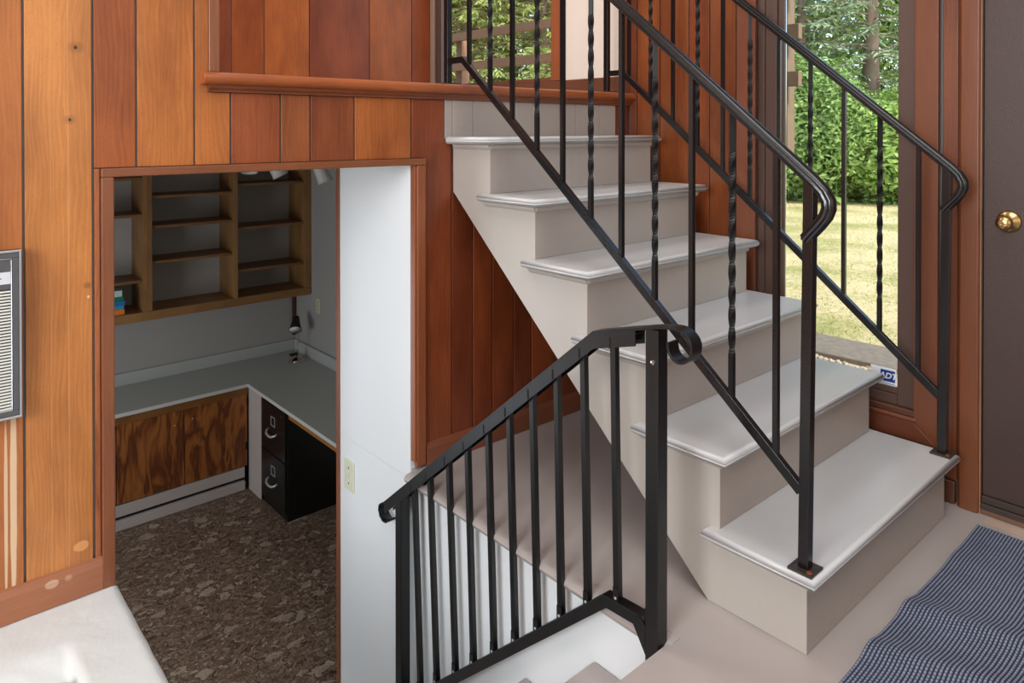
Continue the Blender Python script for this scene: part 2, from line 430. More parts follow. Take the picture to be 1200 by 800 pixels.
box('floor_lower', M['stonefloor'], (-2.0, XW+.02, Y0, 4.85, ZF-.1, ZF), kind='structure')
box('floor_upper', M['floor'], (-3.0, XW+.02, YW+.06, 3.0, 1.12, ZU), kind='structure')
box('ceiling_lower', M['room'], (-2.0, XW+.018, YW+.12, 4.85, 1.075, 1.118), kind='structure')
box('ceiling', M['room'], (RX-.1, XW+.14, RY-.1, 3.1, CEIL, CEIL+.2), kind='structure')
box('wall_left', M['room'], (RX-.1, RX, RY-.1, YW+.1, -.2, CEIL), kind='structure')
box('wall_front', M['room'], (RX, XW+.12, RY-.1, RY, -.2, CEIL), kind='structure')
box('wall_hall_left', M['room'], (-3.1, -3.0, YW+.12, 3.0, ZU, CEIL), kind='structure')

# stairwell walls
box('wall_stairwell_right', M['white'], (XE, XE+.10, Y0+.013, 1.82, ZF, -.0345), kind='structure')
wr = MB().box(XE, XE+.10, YW+.018, 1.82, -.035, 1.075).build('wall_stairwell_upper', M['white'], kind='structure')
box('wall_stairwell_left', M['ledge'], (XL-.10, XL-.02, Y0+.012, YW+.12, ZF, -.24), kind='structure')
box('wall_stairwell_front', M['white_step'], (XL-.1, XE+.1, Y0-.10, Y0-.002, ZF, -.221), kind='structure')
t3 = box('trim_3', M['wood_trim'], (XE-.006, XE+.11, 1.82, 1.845, ZF, 1.075), color=srgb(150, 84, 52), kind='structure', bevel=.003)
# lower room shell
box('wall_office_back', M['officewall'], (-2.0, XW, 4.717, 4.83, ZF, 1.075), kind='structure')
box('wall_office_left', M['officewall'], (-2.1, -2.0, YW+.12, 4.83, ZF, 1.075), kind='structure')
box('wall_office_right', M['officewall'], (XW, XW+.018, 1.95, 4.717, ZF, 1.075), kind='structure')
wf = MB().box(XE+.10, XW, 1.845, 1.93, ZF, 1.075)
wf.box(-2.0, XL-.02, YW+.12, YW+.2, ZF, 1.075)
wf.build('wall_office_front', M['officewall'], kind='structure')
box('trim_4', M['wood_trim'], (.950, .976, 4.690, 4.715, -.47, -.13), color=srgb(84, 42, 24), kind='structure')

# ------------------------------------------------------------------ panelled wall (back)
bk = MB()
bk.box(RX, -1.090, YW+.009, YW+.12, 0, CEIL)
bk.box(-1.090, -.150, YW+.009, YW+.12, 1.055, 1.27)
bk.box(-1.090, -.835, YW+.009, YW+.12, 1.27, CEIL)
bk.box(XL-.1, XL, YW+.018, YW+.12, ZF, 0)
bk.box(-.150, XE+.10, YW+.009, YW+.0178, 0, 1.07)
bk.box(XE+.10, XW, YW+.009, YW+.12, 0, 1.27)
wall_back = bk.build('wall_back', M['groove'], kind='structure')
def planks(lst, parent, axis='x', face=YW, th=.008, gap=.005):
    for (a, b, z0, z1, c, m) in lst:
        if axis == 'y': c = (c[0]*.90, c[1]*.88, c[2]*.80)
        lo, hi = min(a, b)+gap/2, max(a, b)-gap/2
        if axis == 'x': B = (lo, hi, face, face+th, z0, z1)
        else: B = (face, face+th, lo, hi, z0, z1)
        box('plank', M[m], B, parent, color=srgb(*c), bevel=.0015, segs=1)
P = []
rs = random.Random(4)
x = -1.420
P.append((-1.420, -1.2775, .078, CEIL, (190, 112, 56), 'wood_worn'))
while x > RX+.05:
    wd = rs.choice((.10, .14, .19)); x2 = max(RX, x-wd)
    P.append((x2, x, .078, CEIL, rs.choice(((192, 120, 62), (182, 106, 54), (198, 126, 66))), 'wood')); x = x2
P += [(-1.2775, -1.1305, .078, CEIL, (204, 130, 68), 'wood_knots'),
      (-1.1305, -1.113, .078, 1.066, (178, 104, 62), 'wood'),
      (-1.1305, -1.030, 1.068, CEIL, (168, 88, 42), 'wood'),
      (-1.030, -.884, 1.068, CEIL, (190, 112, 54), 'wood'),
      (-.785, -.638, 1.068, 1.27, (152, 78, 44), 'wood'),
      (-.638, -.543, 1.068, 1.27, (152, 84, 48), 'wood'),
      (-.543, -.392, 1.068, 1.27, (144, 76, 46), 'wood'),
      (-.392, -.175, 1.068, 1.27, (176, 98, 50), 'wood'),
      (-.005, .091, .078, 1.13, (118, 54, 30), 'wood'),
      (.091, .184, .078, 1.13, (138, 64, 32), 'wood'),
      (.184, .289, .078, 1.13, (132, 60, 30), 'wood'),
      (.289, .384, .078, 1.13, (128, 60, 32), 'wood'),
      (.384, .512, .078, 1.13, (140, 66, 34), 'wood'),
      (.512, .66, .078, 1.13, (120, 56, 30), 'wood'),
      (.66, .80, .078, 1.13, (130, 60, 32), 'wood'),
      (.80, .884, .078, 1.13, (130, 60, 32), 'wood'),
      (.884, .976, .078, 1.27, (132, 60, 30), 'wood')]
planks(P, wall_back)
MB().prism([(-.8815, 1.068), (-.8815, CEIL), (-.8465, CEIL), (-.8465, 1.27), (-.7875, 1.27), (-.7875, 1.068)], 'y', YW, YW+.008).build('plank', M['wood'], wall_back, color=srgb(182, 106, 52), bevel=.0015, segs=1)
MB().prism([(-.1725, 1.068), (-.1725, 1.27), (-.038, 1.27), (-.038, 1.131), (-.0075, 1.131), (-.0075, .078), (-.1225, .078), (-.1225, 1.068)], 'y', YW, YW+.008).build('plank', M['wood'], wall_back, color=srgb(142, 68, 36), bevel=.0015, segs=1)
for a, b in ((-.0355, -.003), (-.003, .091), (.091, .384), (.384, .535), (.535, .630), (.630, .778), (.778, .883)):
    box('painted_plank', M['riser'], (a+.001, b-.001, YW-.002, YW+.016, 1.132, 1.27), wall_back, bevel=.0015, segs=1,
        label='top riser board painted stone grey')

# casing round the opening
trim1 = bpy.data.objects.new('trim_1', None); col.objects.link(trim1); trim1['kind'] = 'structure'
CC = srgb(140, 82, 52)
MB().box(-1.1145, -1.0855, YW-.014, YW+.125, -.002, 1.044).build('casing_board', M['wood_trim'], trim1, color=CC, bevel=.003)
MB().box(-1.1145, -.123, YW-.014, YW+.125, 1.044, 1.067).build('casing_board', M['wood_x'], trim1, color=CC, bevel=.003)
MB().box(-.160, -.123, YW-.014, YW+.010, .012, 1.044).build('casing_board', M['wood_trim'], trim1, color=srgb(150, 82, 50), bevel=.005)
MB().box(-.168, -.160, YW-.008, YW+.017, .03, 1.044).build('jamb_edge', M['wood_trim'], trim1, color=srgb(160, 88, 50), bevel=.002)
# baseboards
def baseboard(name, x0, x1, c, m='worn_base'):
    pr = [(YW-.014, .001), (YW-.014, .062), (YW-.008, .076), (YW-.001, .080), (YW, .080), (YW, .001)]
    return MB().prism(pr, 'x', x0, x1).build(name, M[m], color=c, kind='structure')
baseboard('baseboard_left', RX, -1.1145, srgb(170, 108, 76))
baseboard('baseboard_back', -.120, XW-.001, srgb(136, 76, 52))
# upper ledge (nosing of the upper floor)
trim2 = bpy.data.objects.new('trim_2', None); col.objects.link(trim2); trim2['kind'] = 'structure'
no = [(YW+.07, 1.290), (YW-.022, 1.290), (YW-.034, 1.294), (YW-.041, 1.302), (YW-.042, 1.310), (YW-.037, 1.319), (YW-.026, 1.325), (YW+.07, 1.325)]
MB().prism(no, 'x', -.870, XW-.002).build('ledge_nosing', M['wood_x'], trim2, color=srgb(178, 96, 50), bevel=.003)
cv = [(YW+.018, 1.2705), (YW-.010, 1.2705), (YW-.012, 1.276), (YW-.020, 1.282), (YW-.022, 1.2898), (YW+.018, 1.2898)]
MB().prism(cv, 'x', -.850, XW-.002).build('cove_molding', M['wood_x'], trim2, color=srgb(132, 70, 42))
box('trim_5', M['wood_trim'], (-.848, -.818, YW-.012, YW+.13, 1.326, CEIL), color=srgb(150, 92, 64), bevel=.003, kind='structure')

# hall wall beyond the upper opening
uw = box('wall_hall_back', M['groove'], (-3.0, XW, 2.842, 2.95, ZU, CEIL), kind='structure')
HP = [(-2.9, -.75, None)]
xs = [-.62, -.45, -.32, -.219, -.053, .193, .557, .84, .976]
cs = [(150, 70, 30), (146, 68, 28), (140, 62, 26), (168, 80, 30), (188, 98, 40), (150, 68, 32), (178, 90, 34), (160, 72, 26)]
planks([(xs[i], xs[i+1], ZU+.002, CEIL, cs[i], 'wood') for i in range(8)], uw, face=2.833)
box('hall_panel', M['wood'], (-3.0, -.623, 2.833, 2.841, ZU+.002, CEIL), uw, color=srgb(130, 62, 32))

# ------------------------------------------------------------------ window wall (right)
wr = MB(); X0, X1 = XW+.018, XW+.14
wr.box(X0, X1, RY, -.98, -1.33, CEIL); wr.box(X0, X1, -.98, -.045, -1.33, -.16); wr.box(X0, X1, -.98, -.045, 2.1, CEIL)
wr.box(X0, X1, -.045, .125, -1.33, CEIL); wr.box(X0, X1, .125, .68, -1.33, .24); wr.box(X0, X1, .125, .68, 2.4, CEIL)
wr.box(X0, X1, .68, 1.74, -1.33, CEIL); wr.box(X0, X1, 1.74, 2.82, -1.33, 1.405); wr.box(X0, X1, 1.74, 2.82, 3.4, CEIL)
wr.box(X0, X1, 2.82, 4.85, -1.33, CEIL)
wr.box(XW+.009, X0, RY, -1.051, 0, CEIL); wr.box(XW+.009, X0, .763, 1.36, 0, CEIL)
wall_right = wr.build('wall_right', M['groove'], kind='structure')
RP = [(.773, .892, .0, CEIL, (158, 84, 46), 'wood'), (.892, .992, .0, CEIL, (156, 78, 42), 'wood'), (.992, 1.139, 0, CEIL, (160, 84, 44), 'wood'),
      (1.139, 1.262, 0, CEIL, (162, 84, 42), 'wood'), (1.262, 1.304, 0, CEIL, (142, 72, 44), 'wood'),
      (1.303, 1.361, 1.327, CEIL, (118, 62, 40), 'wood'),
      (-.001, .0475, .072, CEIL, (138, 76, 52), 'wood'), (-1.2, -1.06, 0, CEIL, (150, 80, 44), 'wood')]
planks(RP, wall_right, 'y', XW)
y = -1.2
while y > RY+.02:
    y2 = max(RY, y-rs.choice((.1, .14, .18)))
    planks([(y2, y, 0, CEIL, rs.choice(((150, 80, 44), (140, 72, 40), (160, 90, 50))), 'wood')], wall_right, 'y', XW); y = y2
box('painted_panel', M['cream'], (XW, X0, 1.361, 1.700, 1.405, CEIL), wall_right, label='cream painted wall panel beside the hall window')
box('under_window_panel', M['room'], (XW, X0, 2.82, 2.833, ZU, CEIL), wall_right)
box('baseboard_hall', M['wood_y'], (XW-.010, XW+.016, 1.330, 2.832, 1.327, 1.404), color=srgb(112, 66, 46), kind='structure', bevel=.003)
box('baseboard_right', M['wood_y'], (XW-.014, XW, .003, .31, .001, .070), color=srgb(98, 56, 38), kind='structure', bevel=.004)
# lower window
w1 = bpy.data.objects.new('window_1', None); col.objects.link(w1); w1['kind'] = 'structure'
TC = srgb(116, 62, 36)
def mitre_v(y_in, y_out, zi, zo, ztop, name='casing_board', c=TC, xf=XW-.016):
    MB().prism([(y_in, zi), (y_out, zo), (y_out, ztop), (y_in, ztop)], 'x', xf, XW).build(name, M['wood_trim'], w1, color=c, bevel=.002)
mitre_v(.122, .053, .222, .160, 2.4)
mitre_v(.683, .762, .222, .160, 2.4, c=srgb(132, 74, 50))
MB().prism([(.1225, .222), (.683, .222), (.762, .160), (.053, .160)], 'x', XW-.016, XW).build('sill_board', M['wood_y'], w1, color=srgb(120, 64, 42), bevel=.002)
MB().box(XW-.020, XW+.02, .112, .700, .2225, .236).build('sill_bead', M['wood_y'], w1, color=srgb(128, 68, 44), bevel=.004)
MB().box(XW-.014, XW+.02, .112, .700, .2365, .256).build('sill_step', M['wood_y'], w1, color=srgb(104, 62, 46), bevel=.003)
for (a, b, d) in ((.680, .652, .000), (.652, .622, .004), (.622, .602, -.002), (.602, .576, .006)):
    MB().box(XW+d, XW+.024, b+.0008, a-.0008, .2565, 2.4).build('frame_stile', M['brownframe'], w1, bevel=.002)
MB().box(XW+.004, XW+.024, .126, .179, .2565, 2.4).build('frame_stile', M['brownframe'], w1, bevel=.002)
MB().box(XW+.004, XW+.024, .1795, .575, .2565, .290).build('frame_rail', M['brownframe'], w1, bevel=.002)
MB().box(XW+.008, XW+.024, .1795, .575, .2905, .312).build('frame_rail', M['brownframe'], w1, bevel=.003)
MB().box(XW+.006, XW+.05, .1795, .575, 2.34, 2.4).build('frame_rail', M['brownframe'], w1, bevel=.003)
MB().box(XW+.013, XW+.017, .1805, .574, .3125, 2.339).build('pane', M['glass'], w1)
box('outer_sill', M['asphalt'], (X1-.03, X1+.02, .10, .70, .17, .21), w1)
# hall window
w2 = bpy.data.objects.new('window_2', None); col.objects.link(w2); w2['kind'] = 'structure'
MB().box(XW-.012, XW+.02, 1.702, 1.732, 1.405, 3.4).build('casing_board', M['wood_trim'], w2, color=srgb(150, 84, 52), bevel=.003)
MB().box(XW-.006, XW+.06, 1.734, 1.798, 1.4055, 3.4).build('casing_board', M['wood_trim'], w2, color=srgb(160, 88, 54), bevel=.003)
MB().box(XW, XW+.03, 1.800, 2.686, 1.4055, 1.424).build('sill_board', M['wood_y'], w2, color=srgb(118, 72, 52))
MB().box(XW+.004, XW+.04, 2.688, 2.740, 1.4055, 3.4).build('frame_stile', M['alu'], w2, bevel=.004, label='bright aluminium frame edge')
MB().box(XW-.004, XW+.05, 2.742, 2.785, 1.4055, 3.4).build('frame_stile', M['brownframe'], w2, bevel=.003)
MB().box(XW-.008, XW+.05, 2.787, 2.831, 1.4055, 3.4).build('casing_board', M['taupe'], w2, bevel=.003)
MB().box(XW+.012, XW+.018, 1.800, 2.687, 1.4245, 3.39).build('pane', M['glass'], w2)
# door
d1 = bpy.data.objects.new('door_1', None); col.objects.link(d1); d1['kind'] = 'structure'
DC = srgb(120, 66, 38)
cas = [(-.0025, XW-.001), (-.0025, XW-.010), (-.012, XW-.020), (-.034, XW-.021), (-.058, XW-.021), (-.062, XW-.017), (-.062, XW+.03), (-.0025, XW+.03)]
MB().prism([(b, a) for a, b in cas], 'z', .001, 2.13).build('casing_board', M['wood_trim'], d1, color=DC, bevel=.0015)
box('jamb_edge', M['wood_trim'], (XW-.012, XW+.03, -.0655, -.0625, .001, 2.1), d1, color=srgb(170, 116, 84))
box('weatherstrip', M['black'], (XW-.004, XW+.03, -.0680, -.0660, .05, 2.1), d1)
box('slab', M['door'], (XW-.002, XW+.042, -.948, -.0685, .058, 2.08), d1, bevel=.002)
MB().box(XW-.010, XW+.03, -.948, -.0685, .036, .057).box(XW-.016, XW+.03, -.948, -.067, .018, .035).build('door_sweep', M['darkrubber'], d1, bevel=.002)
box('threshold', M['wood_y'], (XW-.012, XW+.14, -.95, -.064, .0005, .017), d1, color=srgb(120, 84, 62), bevel=.004)
box('strike_plate', M['black'], (XW-.008, XW+.0, -.0655, -.0600, .865, .925), d1, bevel=.001)
MB().box(XW-.02, XW+.03, -1.05, -.952, .001, 2.13).build('casing_board', M['wood_trim'], d1, color=DC, bevel=.002)
MB().box(XW-.02, XW+.03, -1.05, -.0, 2.131, 2.22).build('casing_board', M['wood_y'], d1, color=DC, bevel=.002)
kn = MB().lathe([(.0, -.066), (.010, -.0655), (.019, -.061), (.0225, -.052), (.022, -.044), (.017, -.036), (.012, -.028), (.013, -.012), (.027, -.009), (.032, -.004), (.033, .0)][::-1], (XW-.002, -.134, .893), (1, 0, 0), 28)
kno = kn.build('door_knob', M['brass'], d1, smooth=True)
MB().lathe([(.0085, .0), (.0085, .003), (.006, .0035), (.006, .0015), (0, .0015)], (XW-.0675, -.134, .893), (-1, 0, 0), 16).build('keyhole_ring', M['brass'], kno, smooth=False)

# ------------------------------------------------------------------ main staircase
st = thing('staircase', 'stone grey painted wooden staircase with six rounded treads and closed side', 'staircase', (0, 0, 0))
YT = YW-.003
sp = [(0, 0)]
for k in range(1, 7):
    sp.append(((k-1)*G, k*H-.027)); sp.append((min(k*G, YT), k*H-.027))
    if k < 6: pass
pts = [(.0, .0), (.0, H-.027)]
for k in range(1, 6):
    pts += [(k*G, k*H-.027), (k*G, (k+1)*H-.027)]
pts += [(YT, 6*H-.027), (YT, .945), (.253, .001)]
pts[0] = (0, .001)
MB().prism(pts, 'x', 0, .018).build('side_panel', M['stair'], st)
MB().prism(pts, 'x', W-.018, W).build('side_panel', M['stair'], st)
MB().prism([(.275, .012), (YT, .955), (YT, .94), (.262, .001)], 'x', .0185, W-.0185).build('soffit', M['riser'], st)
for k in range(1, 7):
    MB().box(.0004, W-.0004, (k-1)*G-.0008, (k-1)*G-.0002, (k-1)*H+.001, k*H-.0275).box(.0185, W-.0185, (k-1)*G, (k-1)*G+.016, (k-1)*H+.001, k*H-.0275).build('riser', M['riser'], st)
for k in range(1, 7):
    ya = (k-1)*G-.034; yb = min(k*G+.033, YT); yk = min(k*G+.012, YT)-.0005; ys = min(k*G, YT)-.0005
    poly = [(-.034, ya), (W+.034, ya), (W+.034, yb), (W+.0005, yb), (W+.0005, ys), (W-.0185, ys), (W-.0185, yk), (.0185, yk), (.0185, ys), (-.0005, ys), (-.0005, yb), (-.034, yb)]
    t = MB().prism(poly, 'z', k*H-.026, k*H).build('tread', M['tread'], st, bevel=.0125, segs=5)
    t.modifiers['bevel'].limit_method = 'WEIGHT'
    bw = t.data.attributes.new('bevel_weight_edge', 'FLOAT', 'EDGE')
    for e in t.data.edges:
        p, q = t.data.vertices[e.vertices[0]].co, t.data.vertices[e.vertices[1]].co
        if abs(p.z-q.z) > .001:
            e.use_edge_sharp = True; continue
        mx, my = (p.x+q.x)/2, (p.y+q.y)/2
        e.use_edge_sharp = not (my < ya+.001 or mx < -.033 or mx > W+.033 or (abs(my-yb) < .001 and k < 6))
        if my < ya+.001 or mx < -.033 or mx > W+.033 or (abs(my-yb) < .001 and k < 6): bw.data[e.index].value = 1.0
    m = MB()
    cvp = lambda s: [(0, -.001), (-.013, -.001), (-.011, -.007), (-.006, -.014), (0, -.017)]
    y0 = (k-1)*G-.0003; zz = k*H-.026
    m.prism([(y0+a, zz+b) for a, b in cvp(1)], 'x', -.0005, W+.0005)
    m.prism([(-.0005+a, zz+b) for a, b in cvp(1)], 'y', y0-.006, yb-.012)
    m.prism([(W+.0005-a, zz+b) for a, b in cvp(1)], 'y', y0-.006, yb-.012)
    m.build('cove_molding', M['stair'], t)

# ------------------------------------------------------------------ lower stairs
ls = thing('basement_stairs', 'off-white painted steps going down beside the white stairwell wall', 'staircase', (XL, Y0, ZF))
for k in range(1, 7):
    ya = Y0+.013+(k-1)*.2593 if k == 1 else Y0+(k-1)*.2593-.002; yb = Y0+k*.2593
    MB().box(XL+.002, XE-.002, ya, yb, -k*H-.024, -k*H).build('tread', M['floor'], ls, bevel=.006)
    MB().box(XL+.002, XE-.002, yb-.028, yb-.012, -(k+1)*H+.0005, -k*H-.0245).build('riser', M['white_step'], ls)

# ------------------------------------------------------------------ iron railings of the main stairs
def sect(s, x, y, z, a=0):
    return [(x+s*cos(a+pi/4+k*pi/2)*.7071*1.0, y+s*sin(a+pi/4+k*pi/2)*.7071*1.0, z) for k in range(4)]
def baluster_mb(x, y, z0, z1, s, twisted, lean=0):
    m = MB(); zs = []; n0 = .10; tw0, tw1 = z0+n0, z1-n0
    if twisted and tw1-tw0 > .1:
        zs = [z0, tw0]; n = int((tw1-tw0)/.0075); zs += [tw0+(tw1-tw0)*i/n for i in range(1, n+1)]+[z1]
    else: zs = [z0, z1]
    b = len(m.v)
    for z in zs:
        a = 0
        if twisted: a = (min(max(z, tw0), tw1)-tw0)/.052*(pi/2)
        m.v += sect(s, x, y+lean*(z-z0)/(z1-z0), z, a)
    for i in range(len(zs)-1):
        for k in range(4):
            m.f.append((b+i*4+k, b+i*4+(k+1)%4, b+i*4+4+(k+1)%4, b+i*4+4+k))
    m.f.append((b+3, b+2, b+1, b)); e = b+(len(zs)-1)*4; m.f.append((e, e+1, e+2, e+3))
    return m
BY = [.074, .188, .302, .417, .531, .645, .758, .870, .986, 1.098, 1.211]
cap = [(-.018, -.009), (-.010, -.009), (-.010, -.016), (.010, -.016), (.010, -.009), (.018, -.009), (.0205, -.004), (.0185, .001), (.0135, .0035), (.0125, .007), (.0085, .0105), (0, .012), (-.0085, .0105), (-.0125, .007), (-.0135, .0035), (-.0185, .001), (-.0205, -.004)]
def zbot(y): return .351+.853*(y-.0)
def ztop(y): return 1.062+.838*(y+.007)
def railing(xc, label, first_twist, by0=(0, .004), tilt=0):
    r = thing('stair_railing', label, 'railing', (xc, 0, H))
    p = baluster_mb(xc, .004, H+.006, 1.055, .0235, False, -.010).build('newel_post', M['iron'], r, bevel=.0012)
    pl = box('base_plate', M['rust'], (xc-.028, xc+.028, -.024, .032, H+.0005, H+.006), p, bevel=.001)
    MB().lathe([(.0065, .0), (.006, .002), (0, .003)], (xc-.017, -.014, H+.006), (0, 0, 1), 10).build('screw', M['screw'], p)
    q = baluster_mb(xc, 1.335, ZU+.006, 2.19, .0215, False).build('newel_post', M['iron'], r, bevel=.0012)
    box('base_plate', M['rust'], (xc-.035, xc+.035, 1.305, 1.360, ZU+.0005, ZU+.006), q, bevel=.001)
    path = [(xc, 1.335, ztop(1.335))] + [(xc, y, ztop(y)) for y in (1.0, .7, .4, .1, .02)]
    path += [(xc, -.018, 1.052), (xc, -.038, 1.032), (xc, -.049, 1.012), (xc, -.050, .994), (xc, -.043, .976), (xc, -.028, .956), (xc, -.010, .936), (xc, .002, .921)]
    path = path[::-1]
    MB().sweep(path, [(a, -b) for a, b in cap]).build('handrail', M['iron'], r, smooth=False, bevel=.0008, segs=1)
    pb = [(xc, .012, zbot(.012)), (xc, 1.243, 1.409), (xc, 1.326, 1.409)]
    MB().sweep(pb, [(-.0085, -.0115), (.0085, -.0115), (.0085, .0115), (-.0085, .0115)]).build('bottom_rail', M['iron'], r, bevel=.001)
    for i, y in enumerate(BY):
        tw = (i % 2 == 1) if first_twist else (i % 2 == 1)
        z1 = min(ztop(y)-.012, 3.0)
        o = baluster_mb(xc, y, zbot(y)+.010, z1, .0125, tw).build('baluster', M['iron_twist' if tw else 'iron'], r)
        o['label'] = 'twisted iron baluster' if tw else 'plain square iron baluster'
    return r
railing(.001, 'black iron railing on the near left edge of the grey stairs', True)
railing(.862, 'black iron railing on the far side of the stairs by the window', True)

# ------------------------------------------------------------------ lower railing
XP = -.210
lr = thing('stairwell_railing', 'satin black metal railing with flat scrolled cap descending the lower stairs', 'railing', (XP, .251, -.19))
pa = MB().box(XP-.018, XP+.018, .233, .269, -.1895, .714).build('newel_post', M['satin'], lr, bevel=.002)
MB().lathe([(.006, 0), (.005, .003), (0, .004)], (XP-.018, .247, .640), (-1, 0, 0), 12).build('screw', M['chrome'], pa)
pb = MB().box(XP-.018, XP+.018, 1.290, 1.326, -.949, -.062).build('newel_post', M['satin'], lr, bevel=.002)
# cap strip with scroll
def rz(y):
    return .669+(y-.43)*(-.103-.669)/(1.371-.43)
strip = [(1.372, -.178), (1.388, -.190), (1.408, -.192), (1.426, -.182), (1.434, -.164), (1.430, -.147), (1.417, -.136), (1.40, rz(1.40)), (1.1, rz(1.1)), (.75, rz(.75)), (.43, .669), (.33, .696), (.24, .719), (.20, .726), (.172, .724), (.153, .712), (.145, .694), (.149, .674), (.162, .660), (.180, .655), (.197, .662), (.206, .677), (.207, .694)]
def catmull(p, n):
    o = []
    for i in range(len(p)-1):
        p0, p1, p2, p3 = p[max(i-1, 0)], p[i], p[i+1], p[min(i+2, len(p)-1)]
        for k in range(n):
            u = k/n
            o.append(tuple(.5*(2*b+(c-a)*u+(2*a-5*b+4*c-d)*u*u+(3*b-a-3*c+d)*u**3) for a, b, c, d in zip(p0, p1, p2, p3)))
    return o+[p[-1]]
strip = strip[:12]+catmull(strip[12:], 3)
hr = MB().sweep([(XP, a, b) for a, b in strip], [(-.019, -.003), (.019, -.003), (.019, .003), (-.019, .003)]).build('handrail', M['satin'], lr, bevel=.0008, segs=1, smooth=False)
def chan(a, b):
    (y0_, z0_), (y1_, z1_) = a, b
    m = MB()
    for sx in (-.0185, .0155):
        m.prism([(y0_, z0_-.003), (y1_, z1_-.003), (y1_, z1_-.040), (y0_, z0_-.040)], 'x', XP+sx, XP+sx+.003)
    m.prism([(y0_, z0_-.010), (y1_, z1_-.010), (y1_, z1_-.014), (y0_, z0_-.014)], 'x', XP-.0150, XP+.0150)
    return m
chan((1.395, rz(1.395)), (.43, .669)).build('rail_channel', M['satin'], hr)
chan((.43, .669), (.298, .705)).build('rail_channel', M['satin'], hr)
bb = [(XP, .272, .030), (XP, .395, .024), (XP, 1.288, -.766)]
MB().sweep(bb, [(-.015, -.014), (.015, -.014), (.015, .014), (-.015, .014)]).build('bottom_rail', M['satin'], lr, bevel=.0015)
br = MB()
br.prism([(.268, -.035), (.268, .030), (.292, .050), (.306, .022)], 'x', XP-.0185, XP-.0155)
br.prism([(.268, -.035), (.268, .030), (.292, .050), (.306, .022)], 'x', XP+.0155, XP+.0185)
br.build('bracket', M['satin'], lr)
TB = [(.376, .364), (.476, .461), (.570, .554), (.664, .644), (.759, .734), (.853, .826), (.950, .921), (1.045, 1.01), (1.146, 1.109), (1.234, 1.20)]
for (yt, ybm) in TB:
    zt = rz(yt)-.010 if yt > .43 else .669
    zb = .034 if ybm < .39 else .024+(ybm-.395)*(-.790/.893)+.012
    o = baluster_mb(XP, ybm, zb, zt, .0165, False, yt-ybm).build('baluster', M['satin'], lr, bevel=.001, segs=1)
    MB().box(XP-.0115, XP-.0085, ybm-.010, ybm+.007, zb+.000, zb+.036).build('bracket_tab', M['satin'], o)
    m = MB()
    m.lathe([(.0035, 0), (.003, .0015), (0, .002)], (XP-.0115, ybm-.0015, zb+.012), (-1, 0, 0), 8)
    m.build('screw', M['steel'], o)
    MB().box(XP-.0199, XP-.0187, yt-.0025, yt+.0015, (rz(yt) if yt > .43 else .678)-.036, (rz(yt) if yt > .43 else .678)-.010).build('slot', M['black'], o)

# ------------------------------------------------------------------ white masonry ledge
def ledge():
    from mathutils import noise as mn, Vector
    m = MB(); nx, ny = 74, 90
    x0, x1, y0, y1 = XL-.60, XL, Y0+.002, YW-.001
    rx, ry = -1.213, 1.150     # corner of the recess
    for j in range(ny+1):
        for i in range(nx+1):
            x = x0+(x1-x0)*i/nx; y = y0+(y1-y0)*j/ny
            sx = min(1, max(0, (rx-x)/.020)); sy = min(1, max(0, (ry-y+.15*(rx-x))/.15)); s = sx*sx*(3-2*sx)*sy*sy*(3-2*sy)
            z = -.040*s*max(.15, 1-1.0*max(0, rx-x)/.35)+.0015*mn.noise(Vector((x*18, y*18, 0)))+.0008*mn.noise(Vector((x*90, y*90, 3)))
            if s > .1: z += .004*s*mn.noise(Vector((x*30+y*20, y*9, 7)))
            e = (x1-x)
            if e < .016: z -= .010*(1-e/.016)**2
            xx = x
            if i == nx: xx = x1+.0014*mn.noise(Vector((0, y*16, 9)))
            m.v.append((xx, y, z-.001))
    for j in range(ny):
        for i in range(nx):
            a = j*(nx+1)+i; m.f.append((a, a+1, a+nx+2, a+nx+1))
    # skirt down
    b = len(m.v); ring = [i for i in range(nx+1)]+[(j)*(nx+1)+nx for j in range(1, ny+1)]+[ny*(nx+1)+i for i in range(nx-1, -1, -1)]+[j*(nx+1) for j in range(ny-1, 0, -1)]
    for r in ring: vx, vy, _ = m.v[r]; m.v.append((vx, vy, -.235))
    n = len(ring)
    for i in range(n): m.f.append((ring[i], b+i, b+(i+1)%n, ring[(i+1)%n]))
    m.f.append(tuple(range(b, b+n)))
    return m
lg = thing('masonry_ledge', 'thickly white painted masonry ledge with a sunken recess at the left of the stairwell', 'ledge', (XL-.2, .76, -.235))
ledge().build('cap', M['ledge'], lg, smooth=True)
kb = MB(); 
from mathutils import noise as mn, Vector
kb.lathe([(.0, .034), (.012, .033), (.020, .028), (.025, .018), (.026, .008), (.026, .0)][::-1], (-1.253, 1.000, -.040), (0, 0, 1), 18)
kb.v = [(a+.003*mn.noise(Vector((a*50, b*50, c*50))), b+.003*mn.noise(Vector((b*50, a*50, c*50))), c) for a, b, c in kb.v]
kb.build('plug', M['ledge'], lg, smooth=True, label='rounded white painted plug in the recess')

